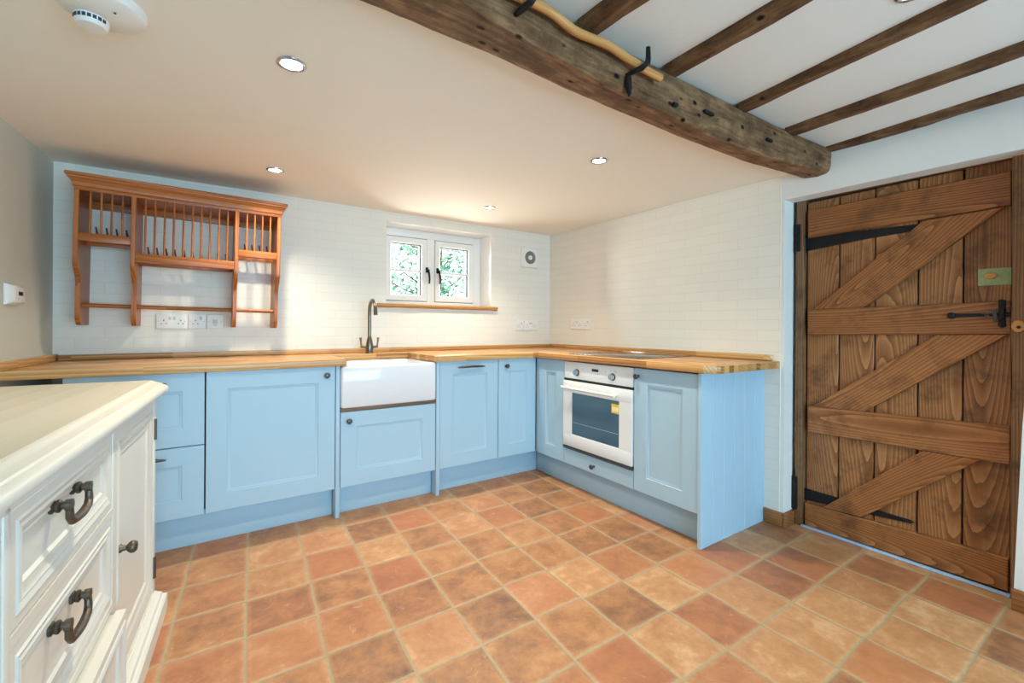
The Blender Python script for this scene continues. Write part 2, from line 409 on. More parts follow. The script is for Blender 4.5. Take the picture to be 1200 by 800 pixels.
# ------------------------------------------------------------------ the room
ZC, ZU = 1.92, 2.0
REAR = -5.55
def xl(y): return -3.268 + 0.066*y           # the grey wall runs slightly askew
m = MB().prism([(xl(0.25), 0.25), (0.3, 0.25), (0.3, REAR-0.15), (xl(REAR)-0.12, REAR-0.15), (xl(REAR), REAR)], 2, -0.1, 0.0)
tag(m.build('floor', M['floor'], smooth=0), 'terracotta floor of worn square tiles with sandy grout', 'floor', kind='structure')
m = MB().prism([(xl(0.2)-.1, 0.25), (0.12, 0.25), (0.12, -2.09), (xl(-2.09)-.1, -2.09)], 2, ZC, ZC+0.2)
tag(m.build('ceiling', M['ceiling'], smooth=0), 'smooth low cream ceiling over the kitchen units', 'ceiling', kind='structure')
m = MB().prism([(xl(-2.0)-.1, -2.0), (0.12, -2.0), (0.12, REAR-.12), (xl(REAR)-.1, REAR-.12)], 2, ZU, ZU+0.12)
tag(m.build('ceiling', M['upper'], smooth=0), 'white plaster ceiling between the old timber joists', 'ceiling', kind='structure')
# back wall with the window opening
WX0, WX1, WZ0, WZ1 = -1.535, -0.641, 1.246, 1.848
m = MB()
m.box(-3.4, WX0, 0, 0.26, -0.1, 2.15); m.box(WX1, 0.12, 0, 0.26, -0.1, 2.15)
m.box(WX0, WX1, 0, 0.26, -0.1, WZ0); m.box(WX0, WX1, 0, 0.26, WZ1, 2.15)
m.bm.faces.ensure_lookup_table()
for f in m.bm.faces:
    if abs(f.normal.y) < 0.5: f.material_index = 1
bmesh.ops.recalc_face_normals(m.bm, faces=m.bm.faces[:])
m.bm.normal_update()
for f in m.bm.faces: f.material_index = 0 if abs(f.normal.y) > 0.5 else 1
tag(m.build('wall_back', [M['brick_x'], M['white_pvc']], smooth=0), 'white painted brick tile wall with the small window', 'wall', kind='structure')
# right wall with the plank door opening
DY0, DY1, DZ = -2.03, -2.925, 1.785
m = MB()
m.box(0, 0.10, DY0, 0.0, -0.1, 2.15); m.box(0, 0.10, DY1, DY0, DZ, 2.15); m.prism([(-2.8745, -.1), (-2.8745, .085), (-2.894, .71), (-2.908, 1.0), (-2.920, 1.5), (DY1, 2.15), (REAR-.12, 2.15), (REAR-.12, -.1)], 0, 0, .0845)
m.box(0.10, 0.19, DY0+.03, 0.0, -0.1, 2.15); m.box(0.10, 0.19, DY1, DY0+.03, DZ+.03, 2.15); m.box(0.0845, 0.19, REAR-.12, DY1-.006, -0.1, 2.15)
m.box(0.19, 0.27, REAR-.12, 0.0, -0.1, 2.15)  # also closes the doorway, added to stop outside light leaking round the door
m.mi = 1; m.box(-0.005, 0.0, -2.012, -0.001, 0.0, 1.919)
tag(m.build('wall_right', [M['plaster'], M['brick_y']], smooth=0), 'white wall with brick tiles ending beside the plank door', 'wall', kind='structure')
m = MB().prism([(xl(0.0), 0.0), (xl(REAR), REAR), (xl(REAR)-.1, REAR), (xl(0)-.1, 0.0)], 2, -0.1, 2.15)
tag(m.build('wall_left', M['grey'], smooth=0), 'plain pale grey painted wall with the thermostat', 'wall', kind='structure')
RX0, RX1, RZ0, RZ1 = -3.0, -0.4, 0.3, 1.8
m = MB()
m.box(xl(REAR)-.1, RX0, REAR-.12, REAR, -0.1, 2.15); m.box(RX1, 0.1, REAR-.12, REAR, -0.1, 2.15)
m.box(RX0, RX1, REAR-.12, REAR, -0.1, RZ0); m.box(RX0, RX1, REAR-.12, REAR, RZ1, 2.15)
tag(m.build('wall_rear', M['plaster'], smooth=0), 'white plaster wall behind the camera with an assumed wide window', 'wall', kind='structure')
wr = thing('window_2_assumed', 'assumed wide white framed window behind the camera', 'window', (RX0, REAR-.06, RZ0), kind='structure')  # unseen window, assumed from the cool light and added to let it in
m = MB(); W_, H_ = RX1-RX0, RZ1-RZ0
for a in (0, W_/3-.03, 2*W_/3-.03, W_-.06): m.box(a, a+.06, -.03, .03, 0, H_, .004)
m.box(0, W_, -.029, .029, 0, .06, .004); m.box(0, W_, -.029, .029, H_-.06, H_, .004)
m.build('window_frame', M['white_pvc'], wr)
B(.03, W_-.03, -.004, .004, .03, H_-.03).build('pane', M['glass'], wr)

# ------------------------------------------------------------------ beam and joists
def interp(tab, x):
    for (a, va), (b, vb) in zip(tab, tab[1:]):
        if x <= b: k = max(0, (x-a)/(b-a)); return tuple(p+(q-p)*k for p, q in zip(va, vb))
    return tab[-1][1]
#        x       y back-bottom, z back-bottom, y front-bottom, z front-bottom, z front-top
BT = [(-3.5, (-2.13, 1.885, -2.235, 1.895, 1.985)), (-2.1, (-2.105, 1.885, -2.24, 1.893, 1.98)), (-1.93, (-2.10, 1.88, -2.235, 1.874, 1.975)),
      (-1.6, (-2.085, 1.875, -2.232, 1.846, 1.975)), (-1.0, (-2.072, 1.873, -2.230, 1.820, 1.98)), (-0.5, (-2.078, 1.873, -2.232, 1.838, 1.985)),
      (-0.15, (-2.11, 1.875, -2.24, 1.866, 1.995)), (0.06, (-2.13, 1.875, -2.246, 1.874, 2.003))]
rings = []; N = 150
for i in range(N+1):
    x = -3.48 + i*(3.54/N)
    yb, zb, yf, zf, zt = interp(BT, x)
    sec = [(-2.02, 2.02), (-2.03, 1.93), (yb+.008, zb+.012), (yb, zb+.003), (yb*.75+yf*.25, zb*.75+zf*.25), (yb*.5+yf*.5, zb*.5+zf*.5-.002), (yb*.22+yf*.78, zb*.22+zf*.78), (yf+.012, zf+.002),
           (yf+.001, zf+.014), (yf-.002, zf*.72+zt*.28), (yf-.004, zf*.5+zt*.5), (yf-.004, zf*.25+zt*.75), (yf+.002, zt-.008), (yf+.02, zt+.012), (-2.16, 2.03)]
    r = []
    for k, (y, z) in enumerate(sec):
        nz = noise.noise(Vector((x*5, y*14, z*14)))*.006 + noise.noise(Vector((x*17, y*40, z*40)))*.004
        if k in (0, 14): nz = 0
        r.append((x, y+nz*.8, z+nz))
    rings.append(r)
bm_ = thing('ceiling_beam', 'massive dark hewn oak beam crossing the whole ceiling', 'beam', (0, 0, 0), kind='thing')
MB().loft(rings).build('timber', M['beam'], bm_, smooth=28)
for (x, z, s) in ((-1.05, 1.893, .03), (-.60, 1.898, .022), (-1.25, 1.868, .012)):
    B(x-s, x+s, -2.245, -2.222, z-.006, z+.006, .003).build('nail', M['iron'], bm_)

def joist(label, pts, wdt, zb, seedv):
    """pts: [(x of the face seen, y)...] from the beam towards the room"""
    rings = []; n = 60
    (xa, ya), (xb, yb) = pts
    for i in range(n+1):
        k = i/n; y = -2.224 + (REAR+.02+2.224)*k
        x = xa + (xb-xa)*((y-ya)/(yb-ya)) if y > -3.4 else xa + (xb-xa)*((-3.4-ya)/(yb-ya))
        x += noise.noise(Vector((seedv*7.1, y*2.3, 1)))*.008
        ww = wdt + noise.noise(Vector((seedv*3.3, y*2.9, 5)))*.008
        zz = zb + noise.noise(Vector((seedv*5.7, y*2.1, 9)))*.005
        r = [(x, y, 2.02), (x, y, zz+.012), (x+.002, y, zz+.003), (x+.012, y, zz), (x+ww*.5, y, zz-.001), (x+ww-.01, y, zz), (x+ww, y, zz+.008), (x+ww, y, 2.02)]
        rings.append([(px+noise.noise(Vector((px*30, y*12, pz*30+seedv)))*.003, py, pz+(noise.noise(Vector((px*30+4, y*12, pz*30+seedv)))*.003 if pz < 2.01 else 0)) for px, py, pz in r])
    o = MB().loft(rings).build('ceiling_joist', M['joist'], smooth=50)
    return tag(o, label, 'joist', 'joists along the ceiling', 'thing')
joist('dark oak ceiling joist meeting the beam where the peeled stick passes', [(-1.70, -2.19), (-1.691, -2.33)], .075, 1.968, 1)
joist('dark oak ceiling joist just past the end of the peeled stick', [(-1.292, -2.22), (-1.306, -2.59)], .065, 1.972, 2)
joist('dark oak ceiling joist third from the plank door wall, catching lamp light', [(-0.823, -2.21), (-0.908, -2.864)], .062, 1.974, 3)
joist('dark oak ceiling joist second from the wall above the plank door', [(-0.426, -2.22), (-0.475, -2.95)], .07, 1.972, 4)
joist('slim dark oak ceiling joist tight against the wall above the plank door', [(-0.035, -2.23), (-0.097, -2.905)], .075, 1.976, 5)

# peeled stick on iron hooks
P = [(-2.62, 1.952), (-2.3, 1.955), (-2.1, 1.948), (-1.95, 1.944), (-1.897, 1.947), (-1.862, 1.948), (-1.816, 1.943), (-1.772, 1.932), (-1.727, 1.927), (-1.668, 1.931), (-1.606, 1.934), (-1.541, 1.926), (-1.486, 1.921), (-1.436, 1.915), (-1.365, 1.913)]
pts = []
for i in range(len(P)-1):
    for k in range(4):
        t_ = k/4; p0, p1, p2, p3 = P[max(i-1, 0)], P[i], P[i+1], P[min(i+2, len(P)-1)]
        pts.append(tuple(0.5*((2*p1[j])+(-p0[j]+p2[j])*t_+(2*p0[j]-5*p1[j]+4*p2[j]-p3[j])*t_*t_+(-p0[j]+3*p1[j]-3*p2[j]+p3[j])*t_**3) for j in (0, 1)))
pts.append(P[-1])
MBs = MB().tube([(x, -2.264, z) for x, z in pts], [.0125+.001*noise.noise(Vector((x*20, 0, 0))) for x, z in pts], 12)
tag(MBs.build('wooden_stick', M['stick'], smooth=60), 'long crooked peeled wooden stick hung along the dark beam', 'stick')
hk = thing('iron_hook', 'black iron hook under the cut end of the peeled stick', 'hook', (-1.495, -2.236, 1.9), group='hooks on the beam')
MB().tube([(0, .001, -.006), (0, -.034, -.008), (.012, -.052, -.003), (.034, -.054, .02), (.038, -.053, .036), (.038, -.052, .070)], [.006, .008, .009, .009, .008, .007], 8).build('hook_arm', M['iron'], hk)
m = MB(); m.loft([[(-.010*s, y, -.012), (.012*s, y, -.012), (.016*s, y, -.05), (.004*s, y, -.075), (-.012*s, y, -.05)] for y, s in ((-.002, 1), (-.006, 1), (-.010, .8))])
m.tube([(.0, -.004, -.02), (-.006, -.012, -.05), (.004, -.012, -.07)], .004, 8)
m.build('back_plate', M['iron'], hk)
hk2 = thing('iron_hook', 'black iron hook gripping the peeled stick well away from its cut end', 'hook', (-1.931, -2.238, 1.915), group='hooks on the beam')
MB().tube([(0, .001, -.002), (0, -.030, -.004), (.01, -.052, .004), (.026, -.054, .03), (.03, -.053, .06)], [.006, .009, .010, .009, .007], 8).build('hook_arm', M['iron'], hk2)

# ------------------------------------------------------------------ window
wn = thing('window_1', 'small white two casement window above the sink', 'window', (0, 0, 0), kind='structure')
D = 0.18
m = MB()
m.box(WX0+.0005, -1.478, D+.01, D+.07, WZ0+.0005, WZ1-.0005, .002); m.box(-.712, WX1-.0005, D-.0012, D+.072, WZ0+.0004, WZ1-.0004, .003)
m.box(WX0+.001, WX1-.001, D, D+.07, 1.788, WZ1-.001, .003); m.box(WX0+.001, WX1-.001, D, D+.07, WZ0+.001, 1.278, .003)
m.box(-1.139, -1.074, D-.0008, D+.068, 1.27, 1.79, .003)
m.build('window_frame', M['white_pvc'], wn)
for x0, x1 in ((-1.482, -1.143), (-1.070, -.716)):
    MB().rects(x0, x1, 1.283, 1.782, [(-.007, D+.004), (-.007, D+.05), (.03, D+.05), (.03, D+.0405), (.001, D+.0405), (.001, D+.004), (-.007, D+.004)], cap=False).build('seal', M['seal'], wn)
for x0, x1, hx, sg in ((-1.482, -1.143, -1.146, 1), (-1.070, -.716, -1.052, 1)):
    c = MB(); z0, z1 = 1.283, 1.782; s_ = .047
    c.rects(x0, x1, z0, z1, [(0, D+.06), (0, D-.006), (.003, D-.009), (s_-.008, D-.009), (s_, D+.004), (s_, D+.06)], cap=False)
    R_ = c.bm.verts
    co = c.build('casement', M['white_pvc'], wn)
    g = B(x0+s_-.002, x1-s_+.002, D+.018, D+.026, z0+s_-.002, z1-s_+.002).build('pane', M['glass'], co)
    MB().box(x0+s_, x1-s_, D+.006, D+.034, 1.512, 1.533, .004).build('glazing_bar', M['white_pvc'], co)
    # dark spacer line round the sealed unit
    e = s_; sp = MB().prism([(x0+e, z1-e), (x1-e, z1-e), (x1-e, z0+e), (x1-e-.006, z0+e), (x1-e-.006, z1-e-.006), (x0+e, z1-e-.006)], 1, D+.012, D+.032)
    sp.build('gasket', M['gap'], co)
    h = MB(); h.box(hx-.010, hx+.010, D-.02, D-.006, 1.515, 1.558, .004)
    h.tube([(hx, D-.02, 1.54), (hx+.002, D-.042, 1.534), (hx+.006, D-.046, 1.50), (hx+.012, D-.042, 1.46), (hx+.013, D-.034, 1.425)], [.007, .008, .008, .007, .006], 8)
    h.build('handle', M['iron'], co)
# sill board with a waney edge
m = MB(); rr = []
for i in range(41):
    x = -1.603 + i*(1.011/40); f = -.034+noise.noise(Vector((x*4, 2, 0)))*.008
    zt = 1.246+noise.noise(Vector((x*5, 7, 0)))*.001; zb = 1.217+noise.noise(Vector((x*6, 11, 0)))*.004
    rr.append([(x, -.0015, zt), (x, f+.004, zt), (x, f, zt-.006), (x, f+.003, zb+.008), (x, f+.012, zb), (x, -.0015, zb)])
m.loft(rr); m.box(WX0+.002, WX1-.002, -.004, D-.002, 1.2462, 1.2475)
tag(m.build('window_sill', M['sill'], smooth=50), 'narrow rough edged oak sill board below the window', 'sill')

# ------------------------------------------------------------------ kitchen units
FY, FX = -.585, -.6027
DZ0, DZ1 = .165, .855
def shaker(m, x0, x1, z0, z1, fr=.1):
    if min(x1-x0, z1-z0) < .2: fr = min(fr, .06)
    f = fr-.012
    m.rects(x0, x1, z0, z1, [(0, .020), (0, .0018), (.0018, 0), (f-.001, 0), (f+.0015, .003), (f+.004, .003), (f+.012, .009), (f+.016, .009)])
    return m
def knob(parent, x, z, name='knob'):
    m = MB().lathe([(.0085, .001), (.009, -.002), (.006, -.006), (.006, -.014), (.011, -.018), (.0155, -.022), (.016, -.026), (.012, -.031), (.0, -.033)], (x, 0, z), 1, 20)
    return m.build(name, M['pewter'], parent)
def bar_handle(parent, x, z, L=.205):
    m = MB(); h = L/2
    pts = [(x-h, -.020, z-.001), (x-h*.8, -.026, z+.001), (x-h*.4, -.030, z+.003), (x, -.031, z+.004), (x+h*.4, -.030, z+.003), (x+h*.8, -.026, z+.001), (x+h, -.020, z-.001)]
    m.tube(pts, [.003, .006, .008, .0085, .008, .006, .003], 10)
    for s in (-1, 1): m.tube([(x+s*h*.62, .001, z), (x+s*h*.62, -.027, z+.002)], [.007, .005], 10)
    return m.build('handle', M['pewter'], parent)
def unit(name, label, cat, w_, loc, rot, group='blue kitchen units', body=(.165, .853), depth=.56):
    t = thing(name, label, cat, loc, (0, 0, rot), group)
    B(.002, w_-.002, .0215, depth, body[0]+.002, body[1]).build('carcass', M['blue'], t)
    return t
def front(t, name, x0, x1, z0, z1, fr=.1):
    return shaker(MB(), x0, x1, z0, z1, fr).build(name, M['blue'], t)

# back run (facing the camera)
u = unit('drawer_cabinet', 'blue two drawer base cabinet at the grey wall end, partly behind the cream sideboard', 'cabinet', .50, (-3.117, FY, 0), 0)
d = front(u, 'drawer', .0015, .4985, .506, DZ1); bar_handle(d, .25, .81)
d = front(u, 'drawer', .0015, .4985, DZ0, .501); bar_handle(d, .25, .457)
u = unit('base_cabinet', 'widest single door blue base cabinet between the drawers and the sink', 'cabinet', .60, (-2.614, FY, 0), 0)
d = front(u, 'door', .0015, .5995, DZ0, DZ1); knob(d, .553, .808)
# two thin posts flank the sink unit
su = thing('sink_cabinet', 'low blue cabinet with a single knob under the white sink', 'cabinet', (-1.987, FY, 0), (0, 0, 0), 'blue kitchen units')
B(.004, .582, .0215, .56, .167, .592).build('carcass', M['blue'], su)
d = front(su, 'door', .003, .583, DZ0, .592); knob(d, .046, .541)
B(.001, .585, -.004, .5, .595, .615, .001).build('support_rail', wood('weathered_rail', [(0.2, lin(96, 78, 58)), (1, lin(140, 116, 90))], 0, 60, .08, .6), su)
B(-.024, -.002, -.004, .56, 0, .855, .0015).build('side_panel', M['blue'], su)
B(.588, .611, -.004, .56, 0, .855, .0015).build('side_panel', M['blue'], su)
u = unit('dishwasher_cabinet', 'narrow blue appliance door with a curved bar handle beside the sink', 'cabinet', .443, (-1.3745, FY, 0), 0)
d = front(u, 'door', .0015, .4415, DZ0, DZ1); bar_handle(d, .2215, .814)
u = unit('corner_cabinet', 'slim blue corner cabinet with a knob, facing the room beside the dishwasher door', 'cabinet', .322, (-.930, FY, 0), 0)
d = front(u, 'door', .0015, .3262, DZ0, DZ1); knob(d, .062, .806)
# side run (facing the grey wall)
R90 = -PI/2
u = unit('corner_cabinet', 'slim knobless blue corner cabinet beside the oven', 'cabinet', .2925, (FX, -.6115, 0), R90, depth=.5)
d = front(u, 'door', .0015, .2915, DZ0, DZ1)
B(-.024, -.0005, .004, .022, .17, .853, .001).build('corner_post', M['blue'], u)
u = thing('oven_housing', 'blue oven housing with one shallow drawer below the white oven', 'cabinet', (FX, -.905, 0), (0, 0, R90), 'blue kitchen units')
B(.002, .598, .0215, .56, .167, .272).build('carcass', M['blue'], u)
d = MB().rects(.0015, .5985, DZ0, .268, [(0, .020), (0, .002), (.002, 0)]).build('drawer', M['blue'], u); knob(d, .287, .212)
u = unit('base_cabinet', 'blue single door base cabinet at the end of the run beside the grooved panel', 'cabinet', .405, (FX, -1.506, 0), R90)
d = front(u, 'door', .0015, .4035, DZ0, DZ1); knob(d, .032, .811)
# tongue and groove end panel
m = MB(); prof = [(FX-.006, -1.9125)]
xs = [FX-.006+k*(.602/6) for k in range(7)]
p = [(xs[0], -1.9125), (xs[-1], -1.9125), (xs[-1], -1.930)]
for k in range(5, 0, -1):
    p += [(xs[k]+.004, -1.930), (xs[k]+.002, -1.927), (xs[k]-.002, -1.927), (xs[k]-.004, -1.930)]
p += [(xs[0], -1.930)]
m.prism(p, 2, 0.001, .860)
tag(m.build('end_panel', M['blue'], smooth=20), 'pale blue grooved panel closing the end of the units, facing the plank door', 'panel')
# plinths
def plinth(label, x0, x1, y0, y1):
    tag(B(x0, x1, y0, y1, .0005, .1665, .0015).build('plinth', M['blue']), label, 'plinth', 'plinths under the blue units', 'thing')
plinth('long blue plinth board under the drawers and the widest door', -3.15, -2.014, -.518, -.500)
plinth('short blue plinth board under the sink cabinet', -1.984, -1.402, -.518, -.500)
plinth('blue plinth board under the dishwasher door and corner cabinet', -1.373, -.5358, -.510, -.492)
plinth('blue plinth board under the oven run, ending at the grooved panel', -.535, -.517, -1.911, -.5125)

# worktops
ZW0, ZW1 = .857, .895
def slab(name, poly, z0, z1, mat, label, tilt=None):
    m = MB().prism(poly, 2, z0, z1, .003, 2)
    if tilt:
        for v in m.bm.verts: v.co.z += tilt*max(0, -v.co.y)/2.0
    o = m.build(name, mat, smooth=30)
    return tag(o, label, 'worktop', 'oak worktops', 'thing')
wy = -.612
slab('worktop', [(xl(-.002)+.002, -.002), (-.002, -.002), (-.629, -.627), (-.644, wy), (-1.405, wy), (-1.415, -.60), (-1.440, -.20), (-1.955, -.20), (-1.957, wy+.012), (-1.969, wy), (xl(wy)+.002, wy)], ZW0, ZW1, M['oak_x'],
     'long oak worktop over the sink wall, notched for the white sink')
slab('worktop', [(-.003, -.0045), (-.004, -2.01), (-.575, -2.01), (-.632, -1.955), (-.632, -.634)], ZW0, ZW1, M['oak_y'],
     'oak worktop over the oven run with a clipped corner near the plank door', .008)
m = MB()
for k in range(6):
    y = -.28-.05*k; m.box(-1.43-.002*k, -1.30, y-.006, y+.006, ZW1-.0005, ZW1+.0006)
def upstand(label, poly, mat, z1=.925, tilt=None):
    m = MB().prism(poly, 2, ZW1+.0008, z1, .002, 2)
    if tilt:
        for v in m.bm.verts: v.co.z += tilt*max(0, -v.co.y)/2.0
    tag(m.build('upstand', mat, smooth=30), label, 'upstand', 'oak upstands behind the worktops', 'thing')
m.bm.free()
upstand('long low oak upstand along the white brick wall under the window', [(xl(0)+.024, -.001), (-.0055, -.001), (-.0255, -.021), (xl(0)+.024, -.021)], M['upstand_x'])
upstand('low oak upstand against the wall behind the hob', [(-.0062, -.006), (-.0062, -1.975), (-.022, -1.96), (-.0262, -1.95), (-.0262, -.0255)], M['upstand_y'], .927, .010)
upstand('short low oak upstand along the grey wall', [(xl(-.001)+.001, -.001), (xl(-.001)+.021, -.001), (xl(wy)+.021, wy+.002), (xl(wy)+.001, wy+.002)], M['upstand_y'], .93)

# hob
h = thing('ceramic_hob', 'black glass hob set flat in the worktop over the oven', 'hob', (-.56, -.915, ZW1+.0046), (-.004, 0, 0))
B(0, .51, -.58, 0, 0, .005, .002).build('glass_plate', M['hob'], h)
m = MB()
m.box(-.004, .514, -.584, -.580, .0005, .0058, .001); m.box(-.004, .514, 0, .004, .0005, .0058, .001)
m.box(-.004, 0, -.584, .004, .0005, .0058, .001); m.box(.51, .514, -.584, .004, .0005, .0058, .001)
m.build('trim', M['chrome'], h)

# oven
ov = thing('built_in_oven', 'white built in electric oven with dark glass door', 'oven', (FX, -.905, 0), (0, 0, R90))
B(.006, .594, .012, .53, .283, .853).build('housing', M['gap'], ov)
cp = MB().box(.004, .596, -.004, .015, .742, .853, .003).build('control_panel', M['oven_white'], ov)
for kx in (.129, .443):
    k = MB().lathe([(.022, -.003), (.022, -.007), (.019, -.008)], (kx, 0, .787), 1, 24); k.build('dial_ring', M['black'], cp)
    MB().lathe([(.018, -.005), (.0175, -.022), (.016, -.026), (0, -.0265)], (kx, 0, .787), 1, 24).build('dial', M['chrome'], cp)
B(.268, .324, -.0055, -.002, .805, .822, .001).build('display', M['black'], cp)
for (mx, mz) in ((.185, .812), (.385, .812), (.455, .822), (.47, .818), (.43, .82), (.129, .822), (.27, .790), (.296, .790), (.322, .790)):
    B(mx-.002, mx+.002, -.0048, -.003, mz-.002, mz+.002).build('dial_mark', M['gap'], cp)
B(.002, .598, -.001, .012, .727, .742).build('vent_gap', M['black'], ov)
dz0, dz1 = .292, .726
m = MB(); gx0, gx1, gz0, gz1 = .090, .502, .376, .650
m.box(.004, .596, -.012, .012, dz0, gz0, .003); m.box(.004, .596, -.012, .012, gz1, dz1, .003)
m.box(.004, gx0, -.012, .012, gz0-.004, gz1+.004, 0); m.box(gx1, .596, -.012, .012, gz0-.004, gz1+.004, 0)
od = m.build('oven_door', M['oven_white'], ov)
B(gx0-.002, gx1+.002, -.009, .008, gz0-.002, gz1+.002).build('door_glass', M['oven_glass'], od)
m = MB().tube([(.03, -.050, .684), (.50, -.050, .684)], .0095, 14)
for hx in (.05, .48): m.tube([(hx, -.010, .684), (hx, -.050, .684)], .008, 12)
m.build('handle', M['oven_white'], od)
lb = B(.441, .500, -.0104, -.0092, .574, .629).build('energy_label', M['sticker'], od)
B(.447, .494, -.0109, -.0103, .584, .612).build('label_print', M['sticker_print'], lb)
B(gx0+.01, gx1-.01, -.0094, -.0089, .455, .4565).build('shelf_line', M['plastic_shade'], od)
B(.002, .598, -.010, .012, .272, .289).build('bottom_vent', M['gap'], ov)

# Belfast sink
sk = thing('belfast_sink', 'white rectangular ceramic butler sink set in the oak worktop', 'sink', (-1.987, FY, .616))
W_, Dp, Hh = .583, .43, .238
x0, x1, y0, y1 = 0.002, W_-.002, -.016, Dp-.02
def rrect(x0, x1, y0, y1, r, z, n=5):
    out = []
    for cx, cy, a0 in ((x1-r, y1-r, 0), (x0+r, y1-r, PI/2), (x0+r, y0+r, PI), (x1-r, y0+r, 3*PI/2)):
        for k in range(n+1):
            a = a0 + k*PI/2/n; out.append((cx+r*math.cos(a), cy+r*math.sin(a), z))
    return out
rg = []
for i, z in ((.006, 0), (.0, .008), (0, Hh-.012), (.003, Hh-.004), (.010, Hh)): rg.append(rrect(x0+i, x1-i, y0+i, y1-i, .016, z))
for i, z in ((.030, Hh), (.036, Hh-.006), (.042, Hh-.05), (.046, .06), (.075, .032), (.14, .028)): rg.append(rrect(x0+i, x1-i, y0+i, y1-i, .03, z))
m = MB().loft(rg); m.build('basin', M['ceramic'], sk, smooth=50)
MB().lathe([(.042, .0285), (.042, .031), (.03, .0315), (.0, .029)], (W_/2, .2, 0), 2, 24).build('drain', M['chrome'], sk)

# tap
tp = thing('mixer_tap', 'tall brushed metal swan neck mixer tap behind the sink', 'tap', (-1.69, -.125, ZW1))
MB().lathe([(.027, 0), (.027, .006), (.024, .012), (.025, .04), (.024, .06), (.018, .09), (.012, .115), (.0105, .125)], n=24).build('body', M['tap'], tp)
pts = [(0, 0, .11), (0, 0, .2), (0, .002, .27)]
for k in range(9):
    a = PI - k*PI/8*.92; pts.append((0, -.065-.065*math.cos(a)+.002-.002, .295+.065*math.sin(a)))
pts = [(x, y, z) for x, y, z in pts]
pts.append((0, -.134, .26))
MB().tube(pts, [.0122]*(len(pts)-2)+[.0125, .0135], 14).build('spout', M['tap'], tp, smooth=60)
for s in (-1, 1):
    m = MB(); m.tube([(s*.018, 0, .042), (s*.05, 0, .044), (s*.058, 0, .046)], [.009, .008, .009], 12)
    m.tube([(s*.053, 0, .042), (s*.055, 0, .06), (s*.058, 0, .085), (s*.060, 0, .108)], [.008, .0055, .0065, .0085], 10)
    m.build('lever', M['tap'], tp, smooth=60)

# ------------------------------------------------------------------ plate rack
pr = thing('plate_rack', 'honey coloured wooden wall plate rack with spindles', 'plate rack', (-3.150, -.001, 1.08), (0, .015, 0))
W_ = .886; ux = ((0, .019), (.211, .231), (.656, .675), (.866, .886))
prof = [(0, 0), (-.165, 0), (-.180, .006), (-.192, .018), (-.200, .034), (-.204, .06), (-.206, .15), (-.207, .205), (-.210, .222), (-.219, .238), (-.232, .252), (-.248, .264), (-.262, .276), (-.272, .290), (-.278, .306), (-.280, .33), (-.280, .664), (0, .664)]
for a, b in ux: MB().prism(prof, 0, a, b, .0015, 1).build('upright', M['rack_z'], pr, smooth=30)
bays = ((.019, .211, .408, .447, 4), (.231, .656, .324, .369, 10), (.675, .866, .400, .440, 4))
RX = {0: (.058, .098, .137, .177), 1: (.267, .305, .345, .383, .424, .463, .502, .541, .582, .621), 2: (.714, .752, .791, .831)}
for i, (a, b, z0, z1, n) in enumerate(bays):
    B(a, b, -.279, -.259, z0, z1, .0015).build('front_rail', M['rack_x'], pr)
    B(a, b, -.115, -.095, z0, z1-.004, .0015).build('peg_rail', M['rack_x'], pr)
    B(a, b, -.022, -.002, .615, .664, .001).build('back_rail', M['rack_x'], pr)
    MB().tube([(a, -.15, .1), (b, -.15, .1)], .0105, 14).build('dowel', M['rack_x'], pr)
    for x in RX[i]:
        MB().tube([(x, -.269, z1-.004), (x, -.269, .652)], .0046, 10).build('spindle', M['rack_z'], pr)
        MB().tube([(x+.004, -.105, z1-.01), (x+.002, -.107, z1+.02), (x-.003, -.115, z1+.058)], [.0046, .0046, .0036], 8).build('peg', M['rack_shaded'], pr)
B(.0, W_, -.281, -.262, .650, .676, .001).build('top_rail', M['rack_x'], pr)
B(.004, W_-.004, -.262, -.002, .652, .664).build('top_board', M['rack_x'], pr)
rg = [[(-o, -.281-o, z), (W_+o, -.281-o, z), (W_+o, 0, z), (-o, 0, z)] for o, z in ((.001, .664), (.006, .668), (.007, .678), (.010, .690), (.017, .700), (.024, .706), (.025, .712), (.030, .715), (.030, .724), (.026, .728))]
MB().loft(rg).build('cornice', M['rack_x'], pr, smooth=30)

# ------------------------------------------------------------------ sockets, fan, thermostat, alarm
def faceplate(t, w_, h_=.086):
    return MB().rects(0, w_, 0, h_, [(0, 0), (0, -.006), (.002, -.009), (.005, -.0095)]).build('faceplate', M['plastic'], t)
def pins(t, cx, cz):
    B(cx-.0022, cx+.0022, -.0102, -.009, cz+.006, cz+.014).build('pin_hole', M['black'], t)
    for s in (-1, 1): B(cx+s*.011-.0035, cx+s*.011+.0035, -.0102, -.009, cz-.010, cz-.006).build('pin_hole', M['black'], t)
def screws(t, pts):
    for x, z in pts: MB().lathe([(.0035, -.0085), (.0035, -.0102), (0, -.0104)], (x, 0, z), 1, 12).build('screw', M['plastic_shade'], t)
def socket(label, n, loc, rot, group='wall sockets'):
    w_ = .146 if n == 2 else .086
    t = thing('double_socket' if n == 2 else 'single_socket', label, 'socket', loc, (0, 0, rot), group)
    f = faceplate(t, w_)
    for cx in ((.035, .113) if n == 2 else (.034,)): pins(t, cx, .038)
    for cx in ((.064, .084) if n == 2 else (.060,)): B(cx-.006, cx+.006, -.0125, -.009, .052, .070, .0015).build('rocker', M['plastic_shade'], t)
    screws(t, ((.012, .043), (w_-.012, .043)))
    return t
socket('white double socket under the plate rack, beside a single socket', 2, (-2.852, -.0005, 1.060), 0)
socket('white single socket under the plate rack between double socket and switch plate', 1, (-2.704, -.0005, 1.060), 0)
t = thing('switch_plate', 'white fused switch plate under the plate rack, last of the row', 'switch', (-2.616, -.0005, 1.060), (0, 0, 0), 'wall sockets')
